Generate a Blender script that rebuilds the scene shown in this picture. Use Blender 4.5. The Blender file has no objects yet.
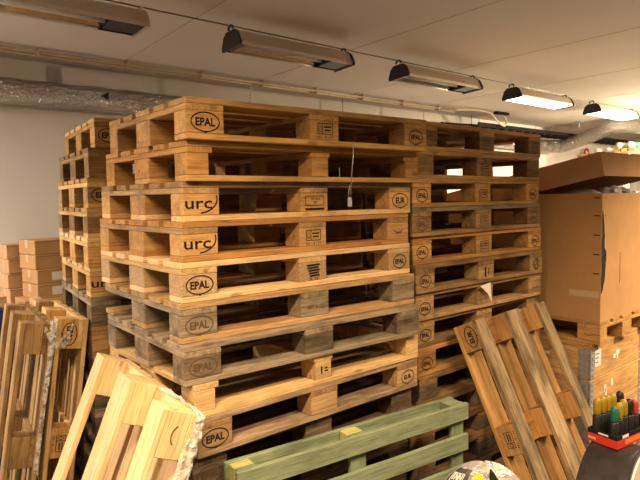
import bpy, bmesh, math, random
from mathutils import Vector, Matrix, noise
R = math.radians
SC = bpy.context.scene
COL = SC.collection
rnd = random.Random(7)

# ------------------------------------------------------------------ materials
MATS = {}
def new_mat(name):
    m = bpy.data.materials.new(name); m.use_nodes = True
    nt = m.node_tree; nt.nodes.clear()
    out = nt.nodes.new('ShaderNodeOutputMaterial')
    b = nt.nodes.new('ShaderNodeBsdfPrincipled')
    nt.links.new(b.outputs[0], out.inputs[0])
    MATS[name] = m
    return m, nt, b
def N(nt, t, **kw):
    n = nt.nodes.new(t)
    for k, v in kw.items(): setattr(n, k, v)
    return n
def mapping(nt, scale, coord='Object', jitter=True):
    tc = N(nt, 'ShaderNodeTexCoord'); mp = N(nt, 'ShaderNodeMapping')
    mp.inputs['Scale'].default_value = scale
    nt.links.new(tc.outputs[coord], mp.inputs['Vector'])
    if jitter:
        oi = N(nt, 'ShaderNodeObjectInfo'); mu = N(nt, 'ShaderNodeMath', operation='MULTIPLY')
        mu.inputs[1].default_value = 57.0
        nt.links.new(oi.outputs['Random'], mu.inputs[0]); nt.links.new(mu.outputs[0], mp.inputs['Location'])
    return mp
def noise_tex(nt, scale, s=1.0, detail=5, rough=.6, jitter=True, dist=0.0):
    mp = mapping(nt, scale, jitter=jitter); n = N(nt, 'ShaderNodeTexNoise')
    n.inputs['Scale'].default_value = s; n.inputs['Detail'].default_value = detail
    n.inputs['Roughness'].default_value = rough; n.inputs['Distortion'].default_value = dist
    nt.links.new(mp.outputs[0], n.inputs['Vector']); return n.outputs['Fac']
def ramp(nt, fac, stops):
    r = N(nt, 'ShaderNodeValToRGB'); e = r.color_ramp.elements
    while len(e) < len(stops): e.new(.5)
    for el, (p, c) in zip(e, stops):
        el.position = p; el.color = (*c, 1) if len(c) == 3 else c
    nt.links.new(fac, r.inputs[0]); return r.outputs[0]
def mix(nt, fac, a, b, mode='MIX'):
    m = N(nt, 'ShaderNodeMix', data_type='RGBA', blend_type=mode)
    for sock, v in ((0, fac), (6, a), (7, b)):
        if hasattr(v, 'is_linked') or hasattr(v, 'links'): nt.links.new(v, m.inputs[sock])
        elif isinstance(v, (int, float)): m.inputs[sock].default_value = v
        else: m.inputs[sock].default_value = (*v, 1)
    return m.outputs[2]
def bump(nt, b, h, strength=.3, dist=.002):
    bp = N(nt, 'ShaderNodeBump'); bp.inputs['Strength'].default_value = strength; bp.inputs['Distance'].default_value = dist
    nt.links.new(h, bp.inputs['Height']); nt.links.new(bp.outputs[0], b.inputs['Normal'])
def vary(nt, col, lo, hi):
    oi = N(nt, 'ShaderNodeObjectInfo'); mr = N(nt, 'ShaderNodeMapRange')
    mr.inputs[3].default_value = lo; mr.inputs[4].default_value = hi
    nt.links.new(oi.outputs['Random'], mr.inputs[0])
    h = N(nt, 'ShaderNodeHueSaturation'); nt.links.new(mr.outputs[0], h.inputs['Value'])
    nt.links.new(col, h.inputs['Color']); return h.outputs[0]
def wood(name, light, dark, stain, stain_amt=.5, lo=.78, hi=1.15, knots=True):
    light, dark, stain = (tuple(max(0, v*(.96, .93, .80)[i]) for i, v in enumerate(c_)) for c_ in (light, dark, stain))
    m, nt, b = new_mat(name)
    g = noise_tex(nt, (2.2, 60, 60), 1, 6, .65, dist=.4)
    c = ramp(nt, g, [(.3, dark), (.62, light)])
    s = noise_tex(nt, (3.5, 14, 14), 1, 4, .65)
    sm = ramp(nt, s, [(.42, (0, 0, 0)), (.68, (min(1, stain_amt*1.35),)*3)])
    c = mix(nt, sm, c, stain)
    f = noise_tex(nt, (7, 190, 190), 1, 3, .6)
    fm = ramp(nt, f, [(.34, (.62,)*3), (.5, (1, 1, 1))])
    c = mix(nt, 1.0, c, fm, 'MULTIPLY')
    if knots:
        mp = mapping(nt, (4.5, 13, 13)); v = N(nt, 'ShaderNodeTexVoronoi'); nt.links.new(mp.outputs[0], v.inputs['Vector'])
        v.inputs['Scale'].default_value = 1
        k = ramp(nt, v.outputs['Distance'], [(.07, (.75,)*3), (.15, (0, 0, 0))])
        c = mix(nt, k, c, tuple(x*.45 for x in dark))
    c = vary(nt, c, lo, hi)
    nt.links.new(c, b.inputs['Base Color'])
    b.inputs['Roughness'].default_value = .78; b.inputs['Specular IOR Level'].default_value = .25
    bump(nt, b, g, .35, .002)
    return m
def plain(name, col, rough=.6, metal=0.0, ns=None, amt=.15, bmp=0, spec=.4, emit=None, es=0):
    m, nt, b = new_mat(name)
    if ns:
        n = noise_tex(nt, (ns, ns, ns), 1, 5, .6)
        c = ramp(nt, n, [(.3, tuple(x*(1-amt) for x in col)), (.7, tuple(min(1, x*(1+amt)) for x in col))])
        nt.links.new(c, b.inputs['Base Color'])
        if bmp: bump(nt, b, n, bmp, .003)
    else: b.inputs['Base Color'].default_value = (*col, 1)
    b.inputs['Roughness'].default_value = rough; b.inputs['Metallic'].default_value = metal
    b.inputs['Specular IOR Level'].default_value = spec
    if emit:
        b.inputs['Emission Color'].default_value = (*emit, 1); b.inputs['Emission Strength'].default_value = es
    return m

wood('pine_light', (.78, .56, .30), (.60, .38, .17), (.42, .27, .13), .5)
wood('pine_golden', (.66, .41, .17), (.48, .27, .09), (.30, .17, .07), .55)
wood('pine_orange', (.60, .33, .11), (.42, .20, .06), (.26, .13, .05), .5)
wood('pine_tan', (.52, .35, .18), (.36, .22, .10), (.20, .12, .06), .65)
wood('wood_brown', (.40, .25, .12), (.26, .15, .065), (.13, .08, .04), .65)
wood('wood_weathered', (.40, .32, .235), (.24, .185, .13), (.12, .09, .065), .7)
wood('wood_grey', (.46, .345, .215), (.25, .185, .12), (.10, .075, .05), .8)
wood('wood_dark', (.25, .19, .135), (.145, .105, .072), (.06, .04, .028), .7)
wood('wood_pinkish', (.56, .42, .30), (.38, .26, .17), (.17, .11, .07), .75)
wood('wood_yellow_new', (.86, .65, .41), (.72, .49, .27), (.55, .36, .17), .4, .9, 1.08)
wood('green_paint', (.275, .345, .24), (.20, .265, .175), (.10, .135, .085), .6, .85, 1.1, False)
wood('green_yellow_paint', (.50, .58, .22), (.66, .50, .25), (.28, .38, .15), .7, .95, 1.1, False)
wood('collar_wood', (.72, .46, .22), (.56, .33, .14), (.34, .18, .07), .5, .9, 1.1)
m, nt, b = new_mat('chipboard')
n1 = noise_tex(nt, (170, 170, 170), 1, 4, .8); n2 = noise_tex(nt, (9, 9, 9), 1, 3, .6)
c = ramp(nt, n1, [(.32, (.15, .09, .04)), (.5, (.40, .26, .12)), (.68, (.60, .42, .22))])
c = mix(nt, ramp(nt, n2, [(.45, (0, 0, 0)), (.75, (.5,)*3)]), c, (.17, .11, .06))
nt.links.new(vary(nt, c, .85, 1.1), b.inputs['Base Color']); b.inputs['Roughness'].default_value = .85; bump(nt, b, n1, .4, .002)

plain('black_ink', (.018, .014, .011), .8, spec=.1)
plain('faded_ink', (.10, .065, .04), .85, spec=.1)
plain('black_plastic', (.016, .016, .017), .45)
plain('black_film', (.02, .018, .017), .38, ns=9, amt=.35, bmp=.15)
plain('lamp_shell', (.60, .52, .43), .38, .35)
plain('lamp_mirror', (.85, .80, .74), .12, 1.0)
plain('lamp_tube', (.85, .85, .85), .3)
plain('lamp_glow', (.9, .9, .9), .4, emit=(1, .93, .84), es=9)
plain('cardboard', (.50, .29, .125), .85, ns=6, amt=.08)
plain('cardboard_light', (.60, .38, .19), .85, ns=6, amt=.08)
plain('cardboard_lid', (.50, .29, .15), .85, ns=5, amt=.07)
plain('cardboard_dark', (.025, .015, .008), .9)
plain('kraft_tape', (.60, .43, .26), .45)
plain('white_paper', (.80, .76, .70), .8)
plain('galvanised', (.42, .42, .42), .5, .45, ns=30, amt=.2)
plain('brass_pipe', (.62, .50, .36), .45, .3)
plain('white_paint', (.80, .75, .68), .6)
plain('tray_black', (.014, .014, .014), .7, spec=.15)
plain('red_card', (.62, .035, .02), .55)
plain('orange_card', (.85, .22, .02), .55)
plain('yellow_grip', (.30, .20, .012), .5)
plain('teal_grip', (.012, .12, .085), .5)
plain('yellow_print', (.90, .55, .02), .5)
plain('grey_print', (.06, .055, .055), .5)
plain('blue_plastic', (.02, .035, .16), .5)
plain('beige_cable', (.72, .62, .45), .5)
plain('white_pipe', (.58, .57, .50), .35)
plain('green_tape', (.02, .36, .14), .5)
plain('pale_disc', (.80, .66, .56), .7, ns=14, amt=.05)
plain('grey_bag', (.33, .30, .28), .4, ns=12, amt=.4)
plain('steel_wire', (.25, .22, .2), .4, .8)
plain('red_valve', (.45, .05, .03), .5)
# crinkled foil
m, nt, b = new_mat('foil')
n1 = noise_tex(nt, (26, 34, 34), 1, 3, .55, False)
b.inputs['Base Color'].default_value = (.50, .48, .46, 1); b.inputs['Metallic'].default_value = 1
b.inputs['Roughness'].default_value = .16; bump(nt, b, n1, 1.0, .05)
# stretch wrap
m, nt, b = new_mat('stretch_wrap')
b.inputs['Base Color'].default_value = (.9, .88, .85, 1); b.inputs['Roughness'].default_value = .12; b.inputs['Specular IOR Level'].default_value = 1.0
n1 = noise_tex(nt, (38, 14, 38), 1, 3, .5, False, .8); bump(nt, b, n1, 1.0, .012)
tr = N(nt, 'ShaderNodeBsdfTransparent'); mx = N(nt, 'ShaderNodeMixShader')
nt.links.new(ramp(nt, n1, [(.40, (.10,)*3), (.66, (.62,)*3)]), mx.inputs[0])
nt.links.new(tr.outputs[0], mx.inputs[1]); nt.links.new(b.outputs[0], mx.inputs[2])
nt.links.new(mx.outputs[0], nt.nodes['Material Output'].inputs[0])
m, nt, b = new_mat('bag_film')
b.inputs['Base Color'].default_value = (.46, .445, .43, 1); b.inputs['Roughness'].default_value = .22; b.inputs['Metallic'].default_value = .35
n1 = noise_tex(nt, (14, 14, 14), 1, 4, .6, False, .6); bump(nt, b, n1, 1.0, .03)
# plaster wall
m, nt, b = new_mat('wall_plaster')
n1 = noise_tex(nt, (1.4, 1.4, 1.4), 1, 5, .6, False); n2 = noise_tex(nt, (90, 90, 90), 1, 3, .6, False)
nt.links.new(ramp(nt, n1, [(.3, (.76, .72, .66)), (.7, (.81, .77, .71))]), b.inputs['Base Color'])
b.inputs['Roughness'].default_value = .85; bump(nt, b, n2, .1, .002)
m, nt, b = new_mat('ceiling_plaster')
n1 = noise_tex(nt, (1.1, 1.1, 1.1), 1, 5, .6, False)
nt.links.new(ramp(nt, n1, [(.3, (.70, .66, .61)), (.7, (.74, .70, .65))]), b.inputs['Base Color'])
b.inputs['Roughness'].default_value = .8
plain('seam', (.42, .37, .32), .9)
m, nt, b = new_mat('concrete_floor')
n1 = noise_tex(nt, (2.5, 2.5, 2.5), 1, 6, .65, False)
nt.links.new(ramp(nt, n1, [(.3, (.045, .04, .036)), (.7, (.08, .072, .065))]), b.inputs['Base Color']); b.inputs['Roughness'].default_value = .6

# ------------------------------------------------------------------ mesh helpers
def finish(bm, name, smooth=False, matlist=None):
    bmesh.ops.recalc_face_normals(bm, faces=bm.faces[:])
    me = bpy.data.meshes.new(name); bm.to_mesh(me); bm.free()
    for mm in (matlist or []): me.materials.append(MATS[mm])
    if smooth: me.polygons.foreach_set('use_smooth', [True]*len(me.polygons))
    return me
def obj(name, me, parent=None, mat=None, M=None):
    if mat and not me.materials: me.materials.append(MATS[mat])
    o = bpy.data.objects.new(name, me); COL.objects.link(o)
    if mat and me.materials[0] is not MATS[mat]:
        o.material_slots[0].link = 'OBJECT'; o.material_slots[0].material = MATS[mat]
    if M is not None: o.matrix_basis = M
    if parent: o.parent = parent
    return o
def tag(o, label, cat, group=None, kind=None):
    o['label'] = label; o['category'] = cat
    if group: o['group'] = group
    if kind: o['kind'] = kind
    return o
def thing(name, label, cat, M, group=None):
    o = bpy.data.objects.new(name, None); COL.objects.link(o); o.empty_display_size = .05
    o.matrix_basis = M if isinstance(M, Matrix) else Matrix.Translation(M)
    return tag(o, label, cat, group)
def T(x, y, z): return Matrix.Translation((x, y, z))
def box_bm(bm, x0, x1, y0, y1, z0, z1, M=None):
    r = bmesh.ops.create_cube(bm, size=1)
    for v in r['verts']:
        v.co = Vector((x0 + (v.co.x+.5)*(x1-x0), y0 + (v.co.y+.5)*(y1-y0), z0 + (v.co.z+.5)*(z1-z0)))
        if M is not None: v.co = M @ v.co
    return r['verts']
def box_me(name, *a, bevel=.0, mats=None, M=None):
    bm = bmesh.new(); box_bm(bm, *a, M=M)
    if bevel: bmesh.ops.bevel(bm, geom=bm.edges[:], offset=bevel, segments=2, affect='EDGES', profile=.5)
    return finish(bm, name, matlist=mats)
_bc = {}
def board_me(L, W, H, var=0, jit=.0012, bev=.0022, seg=10):
    """Board centred on its own origin, length along X, edges softly rounded and slightly uneven."""
    k = (round(L, 4), round(W, 4), round(H, 4), var, jit)
    if k in _bc: return _bc[k]
    rr = random.Random(var*91 + 5)
    bm = bmesh.new(); box_bm(bm, -L/2, L/2, -W/2, W/2, -H/2, H/2)
    bmesh.ops.bevel(bm, geom=bm.edges[:], offset=bev, segments=1, affect='EDGES')
    for i in range(1, seg):
        x = -L/2 + L*i/seg
        bmesh.ops.bisect_plane(bm, geom=bm.verts[:]+bm.edges[:]+bm.faces[:], plane_co=(x, 0, 0), plane_no=(1, 0, 0))
    o = rr.random()*50
    for v in bm.verts:
        n = noise.noise(Vector((v.co.x*9 + o, v.co.y*14, v.co.z*20)))
        n2 = noise.noise(Vector((v.co.x*30 + o*2, v.co.y*9, v.co.z*9 + 7)))
        if abs(v.co.x) < L/2-.001:
            v.co.y += (n*jit*1.6 + n2*jit) * (1 if v.co.y > 0 else -1)
            v.co.z -= abs(n2)*jit*(1 if v.co.z > 0 else -1)
    _bc[k] = finish(bm, 'board'); return _bc[k]
def tube_bm(bm, pts, r, n=10, cap=True):
    pts = [Vector(p) for p in pts]; rings = []
    ref = None
    for i, p in enumerate(pts):
        d = (pts[min(i+1, len(pts)-1)] - pts[max(i-1, 0)]).normalized()
        if ref is None: ref = d.cross(Vector((0, 0, 1)) if abs(d.z) < .9 else Vector((1, 0, 0))).normalized()
        ref = (ref - d*ref.dot(d)).normalized(); s = d.cross(ref)
        rad = r[i] if isinstance(r, (list, tuple)) else r
        rings.append([bm.verts.new(p + (ref*math.cos(a) + s*math.sin(a))*rad) for a in (2*math.pi*k/n for k in range(n))])
    for a, b_ in zip(rings, rings[1:]):
        for k in range(n): bm.faces.new((a[k], a[(k+1) % n], b_[(k+1) % n], b_[k]))
    if cap:
        bm.faces.new(rings[0][::-1]); bm.faces.new(rings[-1])
def tube_me(name, pts, r, n=10, smooth=True):
    bm = bmesh.new(); tube_bm(bm, pts, r, n); return finish(bm, name, smooth)
def catmull(P, k=6):
    P = [Vector(p) for p in P]; out = []
    Q = [P[0]*2-P[1]] + P + [P[-1]*2-P[-2]]
    for i in range(1, len(Q)-2):
        for j in range(k):
            t = j/k
            out.append(.5*((2*Q[i]) + (Q[i+1]-Q[i-1])*t + (2*Q[i-1]-5*Q[i]+4*Q[i+1]-Q[i+2])*t*t + (3*Q[i]-Q[i-1]-3*Q[i+1]+Q[i+2])*t**3))
    out.append(P[-1]); return out
def prism_me(name, prof, x0, x1, mats=None):
    """profile list of (y,z) swept from x0 to x1, closed solid"""
    bm = bmesh.new()
    a = [bm.verts.new((x0, y, z)) for y, z in prof]; b_ = [bm.verts.new((x1, y, z)) for y, z in prof]
    n = len(prof)
    for i in range(n): bm.faces.new((a[i], a[(i+1) % n], b_[(i+1) % n], b_[i]))
    bm.faces.new(a[::-1]); bm.faces.new(b_)
    return finish(bm, name, matlist=mats)

# ------------------------------------------------------------------ stamps
_tx = {}
def text_bm(bm, s, size, cx, cy, bold=.0, sx=1.0, shear=0.0):
    key = (s, bold, shear)
    if key not in _tx:
        cu = bpy.data.curves.new('t', 'FONT'); cu.body = s; cu.align_x = 'CENTER'; cu.align_y = 'CENTER'; cu.size = 1
        cu.offset = bold; cu.shear = shear; cu.resolution_u = 2; cu.extrude = .004
        ob = bpy.data.objects.new('t', cu); COL.objects.link(ob)
        dg = bpy.context.evaluated_depsgraph_get(); me = bpy.data.meshes.new_from_object(ob.evaluated_get(dg))
        bpy.data.objects.remove(ob); bpy.data.curves.remove(cu); _tx[key] = me
    me = _tx[key]
    xs = [v.co.x for v in me.vertices]; ys = [v.co.y for v in me.vertices]
    mx, my = (min(xs)+max(xs))/2, (min(ys)+max(ys))/2
    h = max(ys)-min(ys)
    n0 = len(bm.verts); bm.from_mesh(me); bm.verts.ensure_lookup_table()
    for v in bm.verts[n0:]:
        v.co = Vector(((v.co.x-mx)*size/h*sx + cx, (v.co.y-my)*size/h + cy, v.co.z*size*.06))
def ring_bm(bm, a, b_, w, cx=0, cy=0, n=40, a0=0, a1=2*math.pi):
    full = abs(a1-a0-2*math.pi) < 1e-6
    k = n if full else n+1
    I = []; O = []
    for i in range(k):
        t = a0 + (a1-a0)*i/n
        I.append(bm.verts.new((cx+(a-w/2)*math.cos(t), cy+(b_-w/2)*math.sin(t), 0)))
        O.append(bm.verts.new((cx+(a+w/2)*math.cos(t), cy+(b_+w/2)*math.sin(t), 0)))
    for i in range(k if full else k-1):
        j = (i+1) % k; bm.faces.new((I[i], O[i], O[j], I[j]))
def bar_bm(bm, x0, y0, x1, y1, w):
    d = Vector((x1-x0, y1-y0, 0)).normalized(); p = Vector((-d.y, d.x, 0))*w/2
    A, B_ = Vector((x0, y0, 0)), Vector((x1, y1, 0))
    bm.faces.new([bm.verts.new(v) for v in (A-p, B_-p, B_+p, A+p)])
_st = {}
def stamp_me(kind):
    if kind in _st: return _st[kind]
    bm = bmesh.new()
    if kind in ('EPAL', 'EUR', 'EPAL_s', 'EUR_s'):
        s = kind.split('_')[0]; q = 1.0 if '_s' not in kind else .8
        ring_bm(bm, .054*q, .033*(1 if q == 1 else .95), .0045)
        text_bm(bm, s, .029*q, 0, 0, .035, .92)
        bar_bm(bm, -.004, -.037, .004, -.037, .004)
    elif kind == 'urc':
        text_bm(bm, 'urc', .030, -.012, 0, .012, 1.4)
        ring_bm(bm, .075, .050, .0055, -.012, .020, 16, R(-85), R(15))
    elif kind == 'box':
        for x0, y0, x1, y1 in ((-.036, .028, .04, .028), (-.036, -.014, .04, -.014), (-.036, .028, -.036, -.014), (.04, .028, .04, -.014), (-.012, .028, -.012, -.014)):
            bar_bm(bm, x0, y0, x1, y1, .003)
        ring_bm(bm, .007, .011, .003, -.024, .007, 12)
        bar_bm(bm, -.005, .014, .034, .014, .006); bar_bm(bm, -.002, .001, .03, .001, .006)
        text_bm(bm, '151 - 9 - 11', .013, 0, -.028, .01)
    elif kind == 'wide':
        for x0, y0, x1, y1 in ((-.05, .026, .05, .026), (-.05, -.012, .05, -.012), (-.05, .026, -.05, -.012), (.05, .026, .05, -.012)):
            bar_bm(bm, x0, y0, x1, y1, .003)
        text_bm(bm, 'I 8 1010', .011, .005, .014, .01); text_bm(bm, 'HT', .011, .005, -.001, .01)
        bar_bm(bm, -.052, -.028, .052, -.028, .009)
    elif kind == 'dark':
        for i in range(5): bar_bm(bm, -.035+.004*i, .026-.011*i, .034-.005*(i % 2), .028-.011*i, .008)
        text_bm(bm, '70 - 14', .012, 0, -.03, .01)
    elif kind == 'digits': text_bm(bm, '487 6-12', .018, 0, 0, .02)
    elif kind == 'tick':
        bar_bm(bm, -.012, .016, -.012, -.016, .007); bar_bm(bm, .004, .006, .02, .006, .006); bar_bm(bm, .004, -.006, .024, -.006, .006)
    elif kind == 'arc': ring_bm(bm, .03, .02, .003, 0, .012, 10, R(200), R(340))
    elif kind == 'swirl':
        ring_bm(bm, .034, .034, .005); ring_bm(bm, .018, .026, .006); bar_bm(bm, -.02, -.02, .02, .022, .006)
    elif kind == 'bars':
        bar_bm(bm, -.01, .028, -.01, -.03, .014); bar_bm(bm, .02, .02, .02, -.02, .006)
    for v in bm.verts: pass
    me = finish(bm, 'stamp'); _st[kind] = me; return me

# ------------------------------------------------------------------ pallets
GR = {'F': 'stacked pallets of the front stack', 'R': 'stacked pallets of the right stack', 'B': 'stacked pallets of the rear left stack', 'L': 'loose pallets leaning on the stacks'}
def pallet(M, label, group, mats, stamps=(), side=0, kind='eur', ink='black_ink', skip=(), H=.144, over=None):
    """M maps the pallet corner frame (X length 1.2, Y width 0.8, Z up to deck) into the world.
    mats = deck, stringer, block, bottom.  stamps = 3 kinds along the long side y=0 (side 0) or y=.8 (side 1)."""
    deck, stringer, block, bottom = mats
    root = thing('wooden_pallet', label, 'pallet', M @ T(.6, .4, 0), group)
    over = over or {}
    def P(nm, me, mt, x, y, z, rz=0):
        return obj(nm, me, root, mt, T(x-.6, y-.4, z) @ Matrix.Rotation(rz, 4, 'Z'))
    bt = .022; bh = H - 3*bt; low = kind == 'nodeck'
    if low: bh = H - 2*bt
    narrow = kind in ('plain', 'nodeck')
    yr = [(.05, .1), (.4, .145), (.75, .1)]
    bl = .085 if narrow else .145
    xs = [bl/2, .6, 1.2-bl/2]
    for j, (y, w) in enumerate(yr):
        P('bottom_board', board_me(1.2, w, bt, rnd.randrange(3)), bottom, .6, y, bt/2)
    for j, (y, w) in enumerate(yr):
        for i, x in enumerate(xs):
            if (i, j) in skip: continue
            o = P('block', board_me(bl, w-.002, bh, rnd.randrange(3), .0006, seg=2), over.get(('block', i, j), block), x, y, bt + bh/2)
            row = 0 if side == 0 else 2
            if j == row and stamps and stamps[i]:
                S = Matrix.Rotation(R(90), 4, 'X')
                if side == 0: SM = T(0, -(w-.002)/2 - .0012, 0) @ S
                else: SM = T(0, (w-.002)/2 + .0012, 0) @ Matrix.Rotation(R(180), 4, 'Z') @ S
                obj('stamp', stamp_me(stamps[i]), o, ink, SM)
    sw = .1 if narrow else .145
    for i, x in enumerate([sw/2, .6, 1.2-sw/2]):
        P('stringer_board', board_me(.8, sw, bt, rnd.randrange(3)), stringer, x, .4, bt*1.5 + bh, R(90))
    if not low:
        ys = [(.0725, .145), (.2355, .1), (.4, .145), (.5645, .1), (.7275, .145)]
        for k, (y, w) in enumerate(ys):
            P('deck_board', board_me(1.2, w, bt, rnd.randrange(3)), over.get(('deck', k), deck), .6, y, bt*2.5 + bh)
    return root

def stack_M(x, y, z, deg): return T(x, y, z) @ Matrix.Rotation(R(deg), 4, 'Z')
go, pl, orr, ta, br, we, da, pk, ny, ch = ('pine_golden', 'pine_light', 'pine_orange', 'pine_tan', 'wood_brown', 'wood_weathered', 'wood_dark', 'wood_pinkish', 'wood_yellow_new', 'chipboard')
ORD = 'first second third fourth fifth sixth seventh eighth ninth tenth eleventh twelfth thirteenth fourteenth fifteenth'.split()

# front stack: x, y, rotation, kind, mats, stamps, ink, skip, label
FR = [
 (.005, -.053, -3.09, 'eur', (go, go, go, go), ('EPAL', 'box', 'EPAL_s'), 'black_ink', (), 'golden pallet with bold oval stamps, topmost of the front stack'),
 (.019, -.025, -1.31, 'plain', (orr, orr, orr, go), (), 'black_ink', (), 'orange unmarked pallet with narrow blocks, second from the top of the front stack'),
 (.013, .0, -.47, 'eur', (br, ta, go, pl), ('urc', 'wide', 'EUR'), 'black_ink', (), 'tan pallet with swoosh lettering, third from the top of the front stack'),
 (.004, .0, -.21, 'eur', (orr, ta, go, orr), ('urc', 'box', 'arc'), 'black_ink', (), 'orange-decked pallet with swoosh lettering, fourth from the top of the front stack'),
 (-.008, -.006, -.81, 'eur', (ny, pl, ch, ny), ('EPAL', 'dark', 'EPAL_s'), 'black_ink', (), 'pallet with pale boards and speckled chipboard blocks, fifth down the front stack'),
 (-.018, -.012, -2.3, 'eur', (ta, we, we, ta), ('EPAL', 'digits', None), 'faded_ink', ((0, 2),), 'weathered pallet missing a rear corner block, sixth down the front stack'),
 (-.026, -.046, -2.4, 'eur', (we, we, da, we), ('EPAL', 'digits', None), 'faded_ink', (), 'dark grey pallet with faded oval stamp, seventh down the front stack'),
 (.003, -.055, -.44, 'nodeck', (pl, pl, pl, pl), (None, 'tick', None), 'black_ink', (), 'low pale pine pallet with narrow blocks, eighth down the front stack'),
 (.008, -.06, .2, 'eur', (pk, br, ta, pk), ('EPAL', None, 'EUR_s'), 'black_ink', (), 'pinkish grey pallet just above the green pallet, ninth down the front stack'),
 (.0, -.03, .3, 'eur', (da, da, da, da), ('EPAL', None, 'EPAL'), 'faded_ink', (), 'dark pallet half hidden by the green pallet, tenth down the front stack'),
]
hz = [.144]*7 + [.122] + [.144]*7
z = 2.138
for i in range(15):
    z -= hz[i]
    if i < 10:
        x, y, d, k, mt, st, ink, sk, lab = FR[i]
    else:
        x, y, d, k, mt, st, ink, sk = rnd.uniform(-.01, .01), rnd.uniform(0, .02), rnd.uniform(-.3, .3), 'eur', rnd.choice([(br, br, da, br), (we, da, da, we), (ta, br, br, ta)]), (), 'black_ink', ()
        lab = '%s pallet from the top of the front stack, behind the green pallet' % ORD[i]
    over = {}
    if i == 2: over = {('block', 1, 0): go}
    if i == 6: over = {('deck', 0): we}
    pallet(stack_M(x, y, z, d), lab, GR['F'], mt, st, 0, k, ink, sk, hz[i], over)
# a light new edge board lies between the seventh and eighth pallets: it is the bottom board of the seventh
RS = [
 (.025, .02, .9, (go, go, br, go), (None, 'box', 'swirl'), 'topmost pallet of the right stack, with a dark round stamp at its right end'),
 (-.008, .017, .52, (go, br, br, go), (None, 'box', None), 'second pallet from the top of the right stack, wall showing through it'),
 (-.029, .017, 0, (go, go, go, go), ('EPAL_s', 'box', 'EPAL_s'), 'golden oval-stamped pallet, third down the right stack'),
 (-.04, .008, -.39, (we, br, br, br), ('EPAL_s', 'box', 'EPAL_s'), 'grey-decked pallet, fourth down the right stack'),
 (-.013, .03, -1.1, (orr, orr, go, orr), ('EPAL_s', 'box', 'EPAL_s'), 'orange pallet with round stamps, fifth down the right stack'),
 (-.02, .004, -.53, (br, br, ta, br), ('EPAL_s', 'bars', 'swirl'), 'brown pallet above the one with torn paper, sixth down the right stack'),
 (-.006, .02, -.6, (br, ta, ta, ta), ('EPAL_s', None, 'arc'), 'brown pallet with torn white paper on its middle block, seventh down the right stack'),
 (.018, .034, 0, (ta, ta, ta, br), ('EPAL_s', None, None), 'tan pallet just above the top of the leaning pallet, eighth down the right stack'),
 (.012, .02, 0, (orr, go, orr, go), ('EPAL_s', None, None), 'orange pallet partly behind the leaning pallet, ninth down the right stack'),
 (.0, .0, .2, (br, br, da, br), (None, None, None), 'dull brown pallet just above the green pallet end, tenth down the right stack'),
 (-.03, .0, .2, (br, br, da, br), (None, None, None), 'eleventh pallet down the right stack, in shade beside the green pallet'),
]
for i in range(15):
    z = 2.16 - .144*(i+1)
    if i < 11: x, y, d, mt, st, lab = RS[i]
    else:
        x, y, d, mt, st = -.02 + rnd.uniform(-.01, .01), 0, 0, (br, br, da, br), ()
        lab = '%s pallet from the top of the right stack, behind the leaning pallet' % ORD[i]
    pallet(stack_M(1.29+x, y, z, d), lab, GR['R'], mt, st, 0, 'eur', 'faded_ink' if i in (0, 3, 9) else 'black_ink')
BS = [
 (.0735, (pl, go, go, go), ('EPAL', None, None), 'golden oval-stamped pallet, topmost of the rear left stack'),
 (.0386, (br, br, br, br), (None, None, None), 'dull brown pallet, second down the rear left stack'),
 (.0275, (go, pl, ta, go), ('EUR', None, None), 'tan-blocked pallet, third down the rear left stack'),
 (.0211, (ta, pl, br, pl), (None, None, None), 'brown-blocked pallet, fourth down the rear left stack'),
 (.0171, (ny, pl, go, go), (None, None, None), 'pale new-looking pallet, fifth down the rear left stack'),
 (.0226, (pl, pl, go, pl), ('urc', None, None), 'pallet with swoosh lettering, sixth down the rear left stack'),
 (.021, (we, we, da, da), (None, None, None), 'dark grey pallet under the lettered one in the rear left stack'),
 (.02, (br, br, br, br), (None, None, None), 'brown pallet, eighth down the rear left stack'),
]
for i in range(15):
    z = 2.19 - .146*(i+1)
    if i < 8: x, mt, st, lab = BS[i]
    else:
        x, mt, st = .02, rnd.choice([(br, br, da, br), (we, da, da, we)]), ()
        lab = '%s pallet from the top of the rear left stack, behind upright pallets' % ORD[i]
    pallet(stack_M(x, 1.005, z, -7.6 + rnd.uniform(-.3, .3)), lab, GR['B'], mt, st, 0, 'eur', 'black_ink', (), .146)

# leaning pallets: frame from solved axes (u long axis up, v short axis, w deck normal)
def lean_frame(pos, u, v, w, flip):
    u, v, w, pos = Vector(u), Vector(v), Vector(w), Vector(pos)
    u.normalize(); w = (w - u*w.dot(u)).normalized()
    Y = w.cross(u)
    if flip: pos = pos + v*.8
    M = Matrix((( u.x, Y.x, w.x, pos.x), (u.y, Y.y, w.y, pos.y), (u.z, Y.z, w.z, pos.z), (0, 0, 0, 1)))
    return M
UP_R = lean_frame((-.2903, 1.0392, .0369), (.1381, .0031, .9904), (.1191, .9927, -.0197), (.9832, -.1206, -.1367), True)
pallet(UP_R, 'upright pallet with oval stamp near its top, right one of the wrapped pair', GR['L'], (pl, pl, go, pl), ('box', 'box', 'EPAL'), 1)
UP_L = lean_frame((-.4794, 1.0263, .0474), (.1594, .008, .9872), (.1309, .991, -.0292), (.9785, -.1339, -.1569), True)
pallet(UP_L, 'upright brown pallet at the left edge, left one of the wrapped pair', GR['L'], (ta, br, ta, ta), (None, None, None), 1)
NEW = lean_frame((-.6667, -.2365, .0569), (.3711, -.0406, .9277), (.1141, .9935, -.0022), (.9216, -.1067, -.3733), True)
pallet(NEW, 'bright new pine pallet leaning on the left side of the front stack', GR['L'], (ny, ny, ny, ny), (None, None, 'arc'), 1)
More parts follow.
